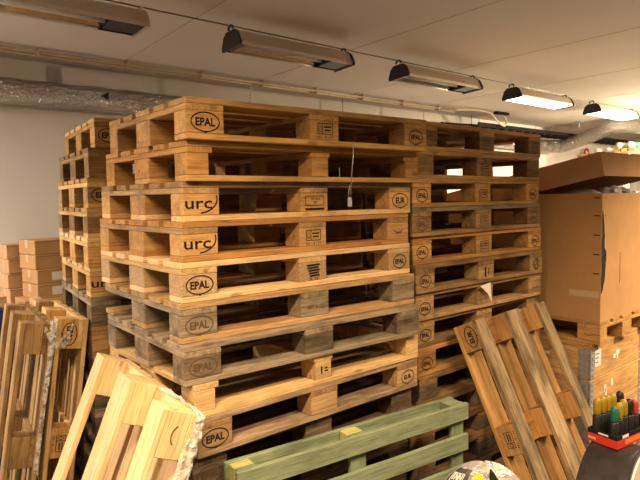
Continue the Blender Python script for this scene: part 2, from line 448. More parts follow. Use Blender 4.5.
LEAN = lean_frame((1.562, -.675, .0722), (-.0215, .4304, .9024), (.9968, .0792, -.014), (-.0775, .8992, -.4307), False)
pallet(LEAN, 'pallet with grey bottom boards facing out, leaning on the right stack', GR['L'], (go, orr, go, 'wood_grey'), ('box', 'box', 'EUR'), 0)

# green pallet standing on its long edge
gt = R(-6.25)
gx, gn = Vector((math.cos(gt), math.sin(gt), 0)), Vector((-math.sin(gt), math.cos(gt), 0))
go_ = Vector((.11, -.155, 0)) + gn*.119
GM = Matrix(((gx.x, 0, -gn.x, go_.x), (gx.y, 0, -gn.y, go_.y), (0, 1, 0, 0), (0, 0, 0, 1)))
g = thing('wooden_pallet', 'green painted pallet standing on its long edge before the front stack', 'pallet', GM @ T(.6, 0, .06), GR['L'])
def gp(nm, me, mt, x, y, z, rz=0): return obj(nm, me, g, mt, T(x-.6, y, z-.06) @ Matrix.Rotation(rz, 4, 'Z'))
for k in range(3): gp('bottom_board', board_me(1.2, .1, .022, k), 'green_paint', .6, (.05, .4075, .765)[k], .011)
for i, x in enumerate((.05, .6, 1.15)):
    for j, y in enumerate((.05, .4075, .765)):
        gp('block', board_me(.08, .096, .053, i), 'green_yellow_paint' if j == 2 and i < 2 else 'green_paint', x if i != 1 else .56, y, .0485)
    gp('stringer_board', board_me(.813, .08, .022, i), 'green_paint', x if i != 1 else .56, .4075, .086, R(90))
for k in range(6):
    gp('deck_board', board_me(1.2, .077, .022, k % 3), 'green_paint', .6, .0385 + k*(.815-.077)/5, .108)

# ------------------------------------------------------------------ plastic wrap
def ribbon(name, pts, wdirs, width, seed, label, group, amp=.006):
    pts = catmull(pts, 7); n = len(pts); bm = bmesh.new(); rows = []; K = 9
    for i, p in enumerate(pts):
        t = i/(n-1)*(len(wdirs)-1); a = min(int(t), len(wdirs)-2); wd = (Vector(wdirs[a]).lerp(Vector(wdirs[a+1]), t-a)).normalized()
        d = (pts[min(i+1, n-1)]-pts[max(i-1, 0)]).normalized(); nn = wd.cross(d).normalized()
        wv = width[min(int(i/n*len(width)), len(width)-1)]
        row = []
        for k in range(K):
            s = (k/(K-1)-.5)*wv
            f = noise.noise(Vector((s*70+seed, i*.55, seed)))*amp*1.6 + noise.noise(Vector((s*160, i*1.1+seed, 3)))*amp
            row.append(bm.verts.new(p + wd*s + nn*f))
        rows.append(row)
    for a, b_ in zip(rows, rows[1:]):
        for k in range(K-1): bm.faces.new((a[k], a[k+1], b_[k+1], b_[k]))
    me = finish(bm, name, True); o = obj(name, me, None, 'stretch_wrap')
    md = o.modifiers.new('thickness', 'SOLIDIFY'); md.thickness = .0012
    return tag(o, label, 'plastic wrap', group)
def at(Mf, u, v, w, flip=True):   # point on a leaning pallet, v measured from its near long side
    return (Mf @ Vector((u, .8-v if flip else v, w)))
vn = Vector((.1141, .9935, 0)); un = Vector((.3711, -.0406, .9277)); wn = Vector((.9216, -.1067, -.3733))
ribbon('plastic_wrap', [at(NEW, 1.206, .30, .10), at(NEW, 1.207, .12, .115), at(NEW, 1.204, .0, .12), at(NEW, 1.16, -.012, .125), at(NEW, 1.05, -.016, .12), at(NEW, .9, -.016, .12), at(NEW, .75, -.016, .11)],
       [wn, wn, wn, wn, wn], [.022, .024, .028, .034, .05, .056, .045], 3, 'crumpled clear wrap hanging on the corner of the bright new leaning pallet', None, .010)
wl = Vector((.98, -.12, -.13)); ul = Vector((.14, 0, .99))
ribbon('plastic_wrap', [at(UP_L, 1.17, -.008, .105), at(UP_L, 1.11, -.022, .16), at(UP_R, 1.10, -.02, .04), at(UP_R, 1.13, -.014, .06), at(UP_R, 1.17, -.009, .066)],
       [ul, ul, ul, ul], [.035, .05, .06, .05, .03], 11, 'twisted clear wrap tying the two upright pallets together', None, .010)
ribbon('plastic_wrap', [at(UP_L, 1.205, .06, .135), at(UP_L, 1.2, -.01, .14), at(UP_L, 1.0, -.012, .14), at(UP_L, .8, -.012, .137), at(UP_L, .5, -.012, .135)],
       [wl, wl, wl, wl], [.03, .03, .025, .02, .02], 19, 'narrow clear wrap strip hanging down the left upright pallet', None, .006)

# ------------------------------------------------------------------ room
def struct(name, me, mat, parent=None):
    o = obj(name, me, parent, mat)
    if not parent: o['kind'] = 'structure'
    return o
X0, X1, Y0, Y1, ZC = -3.2, 10.6, -5.0, 2.74, 2.8
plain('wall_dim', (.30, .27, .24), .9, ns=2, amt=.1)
struct('floor', box_me('floor', X0, X1, Y0, Y1, -.1, 0), 'concrete_floor')
cl = struct('ceiling', box_me('ceiling', X0, X1, Y0, Y1, ZC, ZC+.1), 'ceiling_plaster')
struct('wall_back', box_me('wall', X0-.1, X1+.1, Y1, Y1+.1, -.1, ZC+.1), 'wall_plaster')
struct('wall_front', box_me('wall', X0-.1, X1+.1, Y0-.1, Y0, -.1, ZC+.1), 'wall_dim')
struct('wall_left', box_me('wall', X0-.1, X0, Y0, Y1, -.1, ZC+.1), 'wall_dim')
struct('wall_right', box_me('wall', X1, X1+.1, Y0, Y1, -.1, ZC+.1), 'wall_plaster')
for i, (xa, xb) in enumerate([(.33, .73), (1.62, 1.82), (2.72, 2.98), (3.9, 4.2), (5.1, 5.4), (6.3, 6.6), (7.5, 7.8)]):
    dx = xb-xa; L = math.hypot(dx, 7.6); 
    o = struct('trim_%d' % (i+1), box_me('seam', -.0022, .0022, -3.85, 3.85, -.0012, 0), 'seam')
    o.matrix_basis = T((xa+xb)/2 + .02, -1.12, ZC) @ Matrix.Rotation(R(-4), 4, 'Z')
struct('trim_9', box_me('trim', .46, 1.06, Y1-.045, Y1, 2.60, 2.775, bevel=.002), 'wall_plaster')

# pipes under the ceiling
t = thing('ceiling_pipe', 'pair of thin beige pipes running along under the ceiling by the back wall', 'pipe', (3, 2.33, 2.765))
for dy, dz in ((-.018, .006), (.018, -.006)):
    obj('pipe', tube_me('pipe', [(-6.1, dy, dz), (1.75, dy, dz)], .009, 10), t, 'brass_pipe')
for k in range(13):
    obj('clip', box_me('clip', -.006, .006, -.030, .030, -.018, .033, bevel=.002), t, 'brass_pipe', T(-5.8+k*.6, 0, 0))
for k, (x, lab) in enumerate(((1.93, 'thin white strap hanging above the middle of the front stack'), (4.25, 'thin white strap hanging from the ceiling above the right stack'))):
    tag(obj('hanging_strap', tube_me('strap', [(x, 2.40, 2.8), (x, 2.40, 2.35)], .006, 8), None, 'white_paint'), lab, 'strap', 'white hanging straps')

# silver duct
def duct_pts():
    P = [(-3.2, 2.62, 2.545), (-1, 2.62, 2.545), (1.5, 2.62, 2.55), (4.5, 2.62, 2.53), (6.6, 2.61, 2.51), (7.2, 2.60, 2.50), (7.42, 2.52, 2.495), (7.48, 2.38, 2.505), (7.32, 1.85, 2.62), (7.22, 1.66, 2.668), (7.26, 1.54, 2.685), (7.5, 1.46, 2.688), (8.4, 1.3, 2.68), (9.6, 1.2, 2.66)]
    return P
dp = catmull(duct_pts(), 28)
bm = bmesh.new()
rad = [.092 + .0035*math.sin(i*1.9) + .004*noise.noise(Vector((i*.3, 2, 5))) for i in range(len(dp))]
tube_bm(bm, dp, rad, 20)
for v in bm.verts:
    q = noise.noise_vector(v.co*11); v.co += q*.005
t = thing('air_duct', 'silver crinkled foil duct running along the back wall under the ceiling', 'duct', (2, 2.62, 2.545))
o = obj('duct_sleeve', finish(bm, 'duct', True), t, 'foil', T(-2, -2.62, -2.545))
bm = bmesh.new(); prism = [(-.001, 0), (.045, .03), (.045, -.03)]
va = [bm.verts.new((x, 0, z_)) for x, z_ in prism]; vb = [bm.verts.new((x, .004, z_)) for x, z_ in prism]
bm.faces.new(va); bm.faces.new(vb[::-1])
for k in range(3): bm.faces.new((va[k], va[(k+1) % 3], vb[(k+1) % 3], vb[k]))
obj('arrow_mark', finish(bm, 'arrow'), t, 'black_ink', T(.69-2, 2.523-2.62, 2.565-2.545))
obj('label_patch', box_me('patch', 0, .14, 0, .003, -.03, .03, bevel=.001), t, 'foil', T(.745-2, 2.523-2.62, 2.562-2.545))
for k, x in enumerate((3.2, 5.6, 7.0)):
    obj('hanger', tube_me('hanger', [(x-2, -.02, .08), (x-2, -.02, .254)], .004, 6), t, 'galvanised')

# lamps
PROF = [(-.085, 0), (-.088, .018), (-.066, .072), (-.04, .094), (.04, .094), (.066, .072), (.088, .018), (.085, 0)]
PIN = [(-.079, 0), (-.080, .016), (-.058, .062), (-.036, .082), (.036, .082), (.058, .062), (.080, .016), (.079, 0)]
def shell_me(x0, x1):
    bm = bmesh.new(); n = len(PROF)
    rows = []
    for x in (x0, x1):
        rows.append(([bm.verts.new((x, y, z_)) for y, z_ in PROF], [bm.verts.new((x, y, z_)) for y, z_ in PIN]))
    (oa, ia), (ob, ib) = rows
    for i in range(n-1):
        bm.faces.new((oa[i], oa[i+1], ob[i+1], ob[i]))
    bm.faces.new((oa[0], ob[0], ib[0], ia[0])); bm.faces.new((oa[-1], ob[-1], ib[-1], ia[-1]))
    return finish(bm, 'shell')
def refl_me(x0, x1):
    bm = bmesh.new()
    a = [bm.verts.new((x0, y, z_)) for y, z_ in PIN]; b_ = [bm.verts.new((x1, y, z_)) for y, z_ in PIN]
    for i in range(len(PIN)-1): bm.faces.new((a[i], a[i+1], b_[i+1], b_[i]))
    return finish(bm, 'reflector')
def lamp(x0, x1, lit, label, black_end=True, y=.985, z=2.632, tilt=-4, group='reflector lamps in a row under the ceiling'):
    L = x1-x0
    t = thing('ceiling_lamp', label, 'lamp', T((x0+x1)/2, y, z) @ Matrix.Rotation(R(tilt), 4, 'X'), group)
    h = L/2
    obj('housing', shell_me(-h, h), t, 'lamp_shell')
    obj('reflector', refl_me(-h+.005, h-.005), t, 'lamp_mirror')
    for s in (-1, 1):
        bm = bmesh.new()
        pr = [(yy*1.12, zz*1.05 - .004) for yy, zz in PROF]
        a = [bm.verts.new((-.006, yy, zz)) for yy, zz in pr]; b_ = [bm.verts.new((.006, yy, zz)) for yy, zz in pr]
        bm.faces.new(a[::-1]); bm.faces.new(b_)
        for i in range(len(pr)): bm.faces.new((a[i], a[(i+1) % 8], b_[(i+1) % 8], b_[i]))
        e = obj('end_cap', finish(bm, 'cap'), t, 'black_plastic' if black_end else 'lamp_shell', T(s*(h+.006), 0, 0))
        obj('hook', tube_me('hook', [Vector((0, .022*math.cos(a_), .108 + .016*math.sin(a_))) for a_ in [R(-20+220*k/10) for k in range(11)]], .007, 8), e, 'black_plastic' if black_end else 'lamp_shell')
        obj('socket', box_me('socket', -.05 if s < 0 else -.17, .0, -.07, .07, .004, .05, bevel=.004), e, 'black_plastic', Matrix.Rotation(0 if s > 0 else R(180), 4, 'Z'))
    for yy in (-.03, .03):
        obj('tube', tube_me('tube', [(-h+.055, yy, .034), (h-.055, yy, .034)], .013, 10), t, 'lamp_glow' if lit else 'lamp_tube')
    if lit:
        obj('diffuser', box_me('diffuser', -h+.01, h-.02, -.076, .076, .004, .008), t, 'lamp_glow')
    return t
lamp(-.62, .315, False, 'unlit pale reflector lamp nearest the top left corner', False)
lamp(.86, 1.71, False, 'unlit lamp with black ends above the middle of the front stack')
lamp(2.26, 3.14, False, 'unlit lamp with black ends above the gap between front and right stacks')
lamp(3.74, 4.68, True, 'lit white lamp above the right end of the right stack')
lamp(5.28, 6.25, True, 'lit white lamp at the right edge, farthest in the row')
tag(obj('lamp_wire', tube_me('wire', [(X0, .985, 2.752), (X1, .985, 2.752)], .004, 6), None, 'steel_wire'), 'thin dark wire carrying the row of ceiling lamps', 'wire')

# cable tray and loop
t = thing('cable_tray', 'black perforated cable tray hung under the ceiling at the back right', 'cable tray', (7, 2.42, 2.64))
for y in (-.15, .15):
    obj('side_rail', box_me('rail', -1.9, 3.5, y-.006, y+.006, -.022, .022), t, 'tray_black')
for k in range(28):
    obj('rung', box_me('rung', -.02, .02, -.15, .15, -.028, -.016), t, 'tray_black', T(-1.85+k*.195, 0, 0))
for k, (y, r_) in enumerate(((-.07, .014), (-.02, .018), (.04, .012), (.09, .02))):
    obj('cable', tube_me('cable', [(-2.35, y*.5, -.02+.02*k*.3)] + [(-1.9+i*.6, y+.012*math.sin(i*1.7+k), -.001+.004*k) for i in range(10)], r_*.7, 8), t, 'tray_black' if k != 2 else 'beige_cable')
for x in (-1.6, .4, 2.4):
    obj('hanger', tube_me('hanger', [(x, .15, .03), (x, .15, .16)], .006, 6), t, 'galvanised')
t = thing('cable_loop', 'beige cable loop dangling from a dark bracket on the ceiling', 'cable', (5.5, 2.2, 2.8))
obj('cable', tube_me('loop', catmull([(-.95, .0, -.05), (-.6, 0, -.02), (-.32, 0, -.02), (-.2, 0, -.055), (-.09, 0, -.12), (.05, .01, -.158), (.12, .02, -.14), (.13, .02, -.09), (.05, .02, -.03), (-.03, .02, -.005)], 6), .012, 8), t, 'beige_cable')
obj('bracket', box_me('bracket', -.14, .12, -.03, .03, -.03, 0, bevel=.004), t, 'tray_black')
t = thing('ceiling_hook', 'small metal hook under the ceiling beside the bend of the silver duct', 'hook', (7.2, 2.05, 2.8))
obj('rod', tube_me('rod', [(0, 0, 0), (0, 0, -.07), (.03, 0, -.10), (.05, 0, -.07)], .009, 8), t, 'galvanised')
obj('plate', box_me('plate', -.05, .05, -.04, .04, -.008, 0), t, 'galvanised')

# ------------------------------------------------------------------ rack with long pipes at the far right
t = thing('storage_rack', 'grey storage rack carrying long pipes at the far right', 'rack', (7.95, 1.6, 0))
for x in (-1.0, 1.0):
    for y in (-.3, .3): obj('post', box_me('post', x-.03, x+.03, y-.03, y+.03, 0, 2.288, bevel=.003), t, 'galvanised')
for z_ in (.6, 1.35, 2.32): obj('shelf', box_me('shelf', -1.05, 1.05, -.33, .33, z_-.03, z_), t, 'wood_brown')
for k, (y, z_, r_, mm) in enumerate(((1.35, 2.19, .04, 'pine_tan'), (1.44, 2.19, .04, 'pine_golden'), (1.53, 2.19, .04, 'pine_tan'))):
    tag(obj('timber_batten', box_me('batten', 7.2, 8.95, y-.035, y+.035, 2.321, 2.38, bevel=.003), None, mm),
        ['front timber batten lying on the far right rack', 'middle timber batten lying on the far right rack', 'third timber batten lying on the far right rack'][k], 'timber', 'battens on the rack')
for k, y in enumerate((1.39, 1.53, 1.67, 1.81)):
    p = thing('plastic_pipe', ['front white pipe with green tape on the far right rack', 'second white pipe with green tape behind the front one on the rack', 'third white pipe with green tape on the far right rack', 'rear white pipe with green tape on the far right rack'][k], 'pipe', (7.75, y, 2.382+.045 if k < 2 else 2.321+.045), 'white pipes on the rack')
    obj('tube', tube_me('pipe', [(-.50, 0, 0), (1.25, 0, 0)], .042, 16), p, 'white_pipe')
    for x in (-.40 + k*.22,): obj('tape_band', tube_me('band', [(x, 0, 0), (x+.14, 0, 0)], .0435, 16), p, 'green_tape')
t = thing('wall_valve', 'small red valve on the back wall above the big carton', 'valve', (8.7, 2.74, 2.46))
obj('wheel', tube_me('wheel', [Vector((.06*math.cos(a), -.1, .06*math.sin(a))) for a in [2*math.pi*k/14 for k in range(15)]], .016, 8), t, 'red_valve')
obj('stem', tube_me('stem', [(0, 0, 0), (0, -.12, 0)], .018, 8), t, 'white_paint')
obj('body', box_me('body', -.03, .09, -.06, 0, -.13, -.05, bevel=.01), t, 'red_valve')

# ------------------------------------------------------------------ big carton on pallet on collars
CX, CY = 2.645, -.24
t0 = None
def collar(z, lab):
    t = thing('pallet_collar', lab, 'pallet collar', (CX, CY, z), 'hinged wooden collars stacked under the big carton')
    h = .203; th = .022
    obj('side_board', board_me(.8, th, h, 0, .0006), t, 'collar_wood', T(.4, th/2, h/2))
    obj('side_board', board_me(.8, th, h, 1, .0006), t, 'collar_wood', T(.4, 1.2-th/2, h/2))
    for x in (th/2, .8-th/2): obj('end_board', board_me(1.2-2*th, th, h, 2, .0006), t, 'collar_wood', T(x, .6, h/2) @ Matrix.Rotation(R(90), 4, 'Z'))
    for sx, sy in ((0, 0), (1, 0), (0, 1), (1, 1)):
        bm = bmesh.new()
        ax = 1 if sx == 0 else -1; ay = 1 if sy == 0 else -1
        for (a0, a1, b0, b1) in ((-.003, .052, -.003, 0), (-.003, 0, -.003, .075)):
            box_bm(bm, a0*ax, a1*ax, b0*ay, b1*ay, .006, h-.006)
        for k in range(5):
            zz = .02 + k*.036
            tube_bm(bm, [(-.002*ax, -.002*ay, zz), (-.002*ax, -.002*ay, zz+.028)], .008, 8)
            box_bm(bm, .02*ax, .034*ax, -.006*ay, -.003*ay, zz+.004, zz+.02); box_bm(bm, -.006*ax, -.003*ax, .02*ay, .034*ay, zz+.004, zz+.02)
            box_bm(bm, -.006*ax, -.003*ax, .05*ay, .062*ay, zz+.004, zz+.02)
        obj('corner_hinge', finish(bm, 'hinge'), t, 'galvanised', T(sx*.8, sy*1.2, 0))
    return t
col = [collar(.0 + .205*k, ['lowest wooden collar of the stack, near the floor', 'second lowest wooden collar, behind the black roll', 'wooden collar behind the yellow-handled tools', 'topmost wooden collar with white paper labels'][k]) for k in range(4)]
for z_ in range(4): pass
obj('paper_label', box_me('label', .062, .145, -.0025, -.0005, .075, .185), col[3], 'white_paper')
for k in range(3): obj('label_print', box_me('print', .072, .10+.008*k, -.0034, -.0026, .10+.027*k, .107+.027*k), col[3], 'faded_ink')
for x, z_, w in ((.33, .08, .035), (.38, .07, .02), (.37, .10, .05)): obj('paper_scrap', box_me('scrap', x, x+w, -.0022, -.0004, z_, z_+.03), col[3], 'white_paper')
for x, z_, w in ((.20, .09, .03), (.215, .06, .025), (.30, .11, .03)): obj('paper_scrap', box_me('scrap', x, x+w, -.0022, -.0004, z_, z_+.045), col[2], 'white_paper')
obj('paper_scrap', box_me('scrap', -.0022, -.0004, .27, .36, .12, .14), col[3], 'white_paper')
o = obj('collar_lid', board_me(1.2, .8, .022, 0, .0006), None, 'pine_golden', T(CX+.4, CY+.6, .818+.011+.002) @ Matrix.Rotation(R(90), 4, 'Z'))
tag(o, 'wooden lid board between the top collar and the carton pallet', 'lid')
# pallet under the carton: long side faces left (-X)
PX, PY, PZ = 2.675, -.283, .842
PM = T(PX, PY+1.2, PZ) @ Matrix.Rotation(R(-90), 4, 'Z')
pallet(PM, 'golden pallet under the big cardboard box on the right', None, (go, go, go, go), (None, None, 'arc'), 0, ink='faded_ink')
# carton
BX, BY, BZ, BH = PX+.004, PY+.004, PZ+.1445, .80
t = thing('cardboard_box', 'big open cardboard box on a pallet at the right edge', 'box', (BX, BY, BZ))
def wallp(nm, me, mt): return obj(nm, me, t, mt)
W_, D_ = .79, 1.19
obj('front_panel', box_me('p', .006, W_, 0, .006, 0, BH, bevel=.001), t, 'cardboard')
obj('back_panel', box_me('p', 0, W_, D_-.006, D_, 0, BH, bevel=.001), t, 'cardboard')
obj('left_panel', box_me('p', 0, .006, 0, D_-.006, 0, BH, bevel=.001), t, 'cardboard')
obj('right_panel', box_me('p', W_-.006, W_, .006, D_-.006, 0, BH, bevel=.001), t, 'cardboard')
obj('bottom_panel', box_me('p', .006, W_-.006, .006, D_-.006, 0, .006), t, 'cardboard')
bm = bmesh.new(); rr = random.Random(4); K = 22
zs = [.18 + .52*k/K for k in range(K+1)]
La = [bm.verts.new((.002 + rr.uniform(-.001, .004), -.0012, zz)) for zz in zs]
Lb = [bm.verts.new((.006 + (.060 if k < 12 else .034)*math.sin(math.pi*k/K)**.5 + rr.uniform(-.006, .008), -.0012, zz)) for k, zz in enumerate(zs)]
for k in range(K): bm.faces.new((La[k], Lb[k], Lb[k+1], La[k+1]))
obj('torn_edge', finish(bm, 'tear'), t, 'cardboard_dark')
bm = bmesh.new()
La = [bm.verts.new((.0065 + (.062 if k < 12 else .035)*math.sin(math.pi*k/K)**.5 + rr.uniform(-.003, .006), -.0016, zz)) for k, zz in enumerate(zs)]
Lb = [bm.verts.new((v.co.x + .006 + rr.uniform(0, .004), -.003, v.co.z + .01)) for v in La]
for k in range(K): bm.faces.new((La[k], Lb[k], Lb[k+1], La[k+1]))
obj('torn_flap', finish(bm, 'flap'), t, 'cardboard_light')
for z_ in (.30, .42, .54, .66, .77): obj('staple', box_me('staple', -.002, 0, .012, .05, z_, z_+.006), t, 'cardboard_dark'); obj('staple', box_me('staple', .04, .05, -.002, 0, z_, z_+.005), t, 'cardboard_dark')
obj('tape_patch', box_me('tape', -.0014, 0, .01, .20, .15, .19), t, 'kraft_tape')
obj('scratch', box_me('scratch', .27, .274, -.0012, 0, .22, .42), t, 'cardboard_dark')
# lid: raised at the front, hinged at the back
t = thing('box_lid', 'cardboard lid tilted up on top of the big open box', 'lid', T(BX-.02, BY+1.19, BZ+BH+.002) @ Matrix.Rotation(R(-11.8), 4, 'X'))
LW, LD, LH = W_+.04, 1.215, .145
zt = .0
obj('top_panel', box_me('p', 0, LW, -LD+.01, .01, zt, zt+.006, bevel=.001), t, 'cardboard_lid')
obj('front_flap', box_me('p', 0, LW, -LD+.01, -LD+.016, zt-LH, zt, bevel=.001), t, 'cardboard_lid')
obj('left_flap', box_me('p', 0, .006, -LD+.016, .01, zt-LH, zt, bevel=.001), t, 'cardboard_lid')
obj('right_flap', box_me('p', LW-.006, LW, -LD+.016, .01, zt-LH, zt, bevel=.001), t, 'cardboard_lid')
# contents
def blob(name, c, s, seed, mat, label, cat, group=None, sub=4, amp=.25, fr=2.2):
    bm = bmesh.new(); bmesh.ops.create_icosphere(bm, subdivisions=sub, radius=1)
    for v in bm.verts:
        n = noise.noise(v.co*fr + Vector((seed, 0, 0)))*amp + noise.noise(v.co*fr*3.3 + Vector((0, seed, 0)))*amp*.35
        v.co *= 1+n
        v.co = Vector((v.co.x*s[0], v.co.y*s[1], v.co.z*s[2])) 
    me = finish(bm, name, True)
    return tag(obj(name, me, None, mat, T(*c)), label, cat, group)
blob('plastic_bag', (BX+.40, BY+.33, BZ+.40), (.27, .22, .33), 1, 'black_film', 'black plastic bag filling the front of the open box', 'bag')
blob('plastic_bag', (BX+.40, BY+.87, BZ+.36), (.27, .21, .29), 2, 'black_film', 'black plastic bag at the back of the open box', 'bag')
blob('plastic_bag', (BX+.11, BY+.17, BZ+.776), (.085, .12, .052), 3, 'grey_bag', 'grey plastic bag peeking out at the left corner of the open box', 'bag')
blob('plastic_bag', (BX+.36, BY+.13, BZ+.795), (.10, .09, .062), 5, 'grey_bag', 'grey plastic bag peeking out at the front of the open box', 'bag')
blob('plastic_bag', (BX+.60, BY+.13, BZ+.785), (.10, .09, .05), 8, 'grey_bag', 'small grey plastic bag at the right of the open box', 'bag')

# ------------------------------------------------------------------ black roll, tray of tools
RC, RX, RY = .352, 1.565, -.74
t = thing('film_roll', 'large black roll with a pale end, lower right corner', 'roll', (RX, RY, 0))
ax = Vector((.18, -.98, 0)).normalized()
bm = bmesh.new()
tube_bm(bm, [Vector((0, 0, RC)) + ax*s for s in (0, .004, .03, .09, .15, .185, .19)], [RC-.008, RC-.002, RC, RC-.001, RC, RC-.002, RC-.008], 72)
obj('roll_body', finish(bm, 'roll', False), t, 'black_film')
bm = bmesh.new(); tube_bm(bm, [Vector((0, 0, RC)) + ax*s for s in (.188, .197)], [RC-.03, RC-.034], 64); obj('end_disc', finish(bm, 'disc'), t, 'pale_disc')
tz = 2*RC + .0015
ta_ = math.atan2(-.887+.863, 1.713-1.536)
TM = T(1.536, -.863, tz) @ Matrix.Rotation(ta_, 4, 'Z')
t = thing('display_tray', 'low black and red cardboard tray of tools on the black roll', 'tray', TM @ T(.16, .08, 0))
def tp(nm, me, mt): return obj(nm, me, t, mt, T(-.16, -.08, 0))
TL, TW, TH = .34, .135, .056
tp('tray_base', box_me('b', .002, TL-.002, .002, TW-.002, 0, .003), 'tray_black')
for nm, a in (('side_wall', (0, TL, 0, .004)), ('side_wall', (0, TL, TW-.004, TW)), ('end_wall', (0, .004, .004, TW-.004)), ('end_wall', (TL-.004, TL, .004, TW-.004))):
    tp(nm, box_me('w', *a, 0, TH), 'tray_black')
tp('red_band', box_me('w', -.0015, TL, -.0015, 0, .001, .036), 'red_card'); tp('red_band', box_me('w', -.0015, 0, 0, TW, .001, .036), 'red_card')
tp('orange_band', box_me('w', .06, TL, -.0022, -.0015, .010, .030), 'orange_card')
tp('print_patch', box_me('w', .04, .085, -.0014, 0, .040, .052), 'white_paper'); tp('print_patch', box_me('w', -.0014, 0, .04, .085, .043, .049), 'white_paper'); tp('print_patch', box_me('w', -.0024, -.0015, .095, .13, .012, .022), 'kraft_tape')
def tool(x, y, grip, label, h=.155, tilt=0):
    h *= 1.1
    p = thing('hand_tool', label, 'tool', TM @ T(x, y, .0035) @ Matrix.Rotation(tilt, 4, 'X'), 'tools standing in the tray')
    s = h/.155
    def lathe(nm, prof, mt):
        bm = bmesh.new(); tube_bm(bm, [(0, 0, z_*s) for z_, r_ in prof], [r_*1.08 for z_, r_ in prof], 14); obj(nm, finish(bm, nm, True), p, mt)
    lathe('holder', [(0, .015), (.02, .017), (.06, .0175), (.092, .0165), (.096, .013)], 'black_plastic')
    lathe('handle', [(.0965, .0135), (.102, .0155), (.12, .0160), (.14, .0155), (.152, .013), (.157, .007)], grip)
bk = ['leftmost yellow-handled tool in the rear row of the tray', 'second yellow-handled tool in the rear row of the tray', 'third yellow-handled tool in the rear row of the tray', 'rightmost yellow-handled tool in the rear row of the tray']
for k in range(4): tool(.026 + k*.036, .108 - .002*k, 'yellow_grip', bk[k], .165)
tool(.03, .032, 'teal_grip', 'teal-handled tool at the front of the tray', .15)
tool(.068, .034, 'yellow_grip', 'yellow-handled tool just right of the teal one in the tray', .158)
tool(.106, .036, 'yellow_grip', 'yellow-handled tool second right of the teal one in the tray', .164)
tool(.150, .034, 'black_plastic', 'all-black tool standing right of the yellow ones in the tray', .16)
tool(.180, .095, 'black_plastic', 'black tool behind the all-black front one in the tray', .17)
tool(.192, .036, 'red_valve', 'red-capped black tool near the right of the tray', .15)

# ------------------------------------------------------------------ silver printed sack
SX, SY, SH, SR, FACE = .945, -.61, .752, .19, R(-146.6)
def sack_pt(th, h, off=0.0):
    t_ = h/SH
    r = SR*(1.0 - .10*t_)*(1 if t_ < .78 else math.sqrt(max(0, 1-((t_-.78)/.22)**2))*.97 + .03)
    r *= 1 + .07*noise.noise(Vector((math.cos(th)*1.6, math.sin(th)*1.6, h*9))) + .04*noise.noise(Vector((math.cos(th)*4, math.sin(th)*4, h*22)))
    r += off
    zz = h + .012*noise.noise(Vector((math.cos(th)*2+5, math.sin(th)*2, 3)))*t_ + off
    p = Vector((r*math.cos(th), r*math.sin(th), 0)); n_ = Vector((math.cos(FACE), math.sin(FACE), 0))
    p -= n_*p.dot(n_)*.58            # a flattened, pillow-like sack
    return Vector((p.x, p.y, max(zz, 0)))
t = thing('plastic_sack', 'silvery printed plastic sack with yellow emblem at the bottom edge', 'sack', (SX, SY, 0))
bm = bmesh.new(); NH, NT = 60, 64; rows = []
hs = [SH*.78*k/30 for k in range(31)] + [SH*(.78 + .22*math.sin(k/24*math.pi/2)) for k in range(1, 25)]
for h in hs: rows.append([bm.verts.new(sack_pt(2*math.pi*k/NT, h)) for k in range(NT)])
for a, b_ in zip(rows, rows[1:]):
    for k in range(NT): bm.faces.new((a[k], a[(k+1) % NT], b_[(k+1) % NT], b_[k]))
bm.faces.new(rows[0][::-1]); bm.faces.new(rows[-1])
obj('sack_body', finish(bm, 'sack', True), t, 'bag_film')
def patch(nm, th0, th1, h0, h1, mt, off=.003, shape=None, n=14):
    bm = bmesh.new(); g_ = {}
    for i in range(n+1):
        for j in range(n+1):
            a, b_ = i/n, j/n
            if shape:
                a, b_ = shape(a, b_)
            g_[i, j] = bm.verts.new(sack_pt(th0+(th1-th0)*a, h0+(h1-h0)*b_, off))
    for i in range(n):
        for j in range(n): bm.faces.new((g_[i, j], g_[i+1, j], g_[i+1, j+1], g_[i, j+1]))
    return obj(nm, finish(bm, nm, True), t, mt)
def disc(a, b_):
    x, y = a*2-1, b_*2-1
    return (.5 + .5*x*math.sqrt(1-y*y/2), .5 + .5*y*math.sqrt(1-x*x/2))
vc = R(-146.6)    # side facing the aisle
patch('label_patch', vc-R(74), vc-R(27), .56, .728, 'grey_print')
patch('emblem', vc-R(25), vc+R(5), .58, .722, 'yellow_print', .003, disc)
patch('printed_figure', vc+R(7), vc+R(25), .60, .735, 'black_ink', .004, disc)
patch('grey_panel', vc+R(30), vc+R(80), .56, .715, 'grey_bag', .003)
# lettering in a frame on the dark label
def onsack(th, h): return sack_pt(th, h, .006)
def sackline(bm, th0, h0, th1, h1, r_=.0022):
    tube_bm(bm, [onsack(th0+(th1-th0)*k/6, h0+(h1-h0)*k/6) for k in range(7)], r_, 6)
bm = bmesh.new()
a0, a1, b0, b1 = vc-R(62), vc-R(34), .676, .708
for q in ((a0, b0, a1, b0), (a0, b1, a1, b1), (a0, b0, a0, b1), (a1, b0, a1, b1)): sackline(bm, *q, .0016)
wv = (a1-a0)
def glyph(lines, k):
    for (p0, q0, p1, q1) in lines: sackline(bm, a0+wv*(.10+.29*k+.22*p0), b0+.007+.022*q0, a0+wv*(.10+.29*k+.22*p1), b0+.007+.022*q1, .0022)
glyph([(.5, 0, .5, 1), (.1, 1, .9, 1)], 0)
glyph([(0, 0, 0, 1), (0, 1, 1, 0), (1, 0, 1, 1)], 1)
glyph([(0, 0, 0, 1), (0, 1, 1, 0), (1, 0, 1, 1)], 2)
obj('lettering', finish(bm, 'letters'), t, 'white_paper')

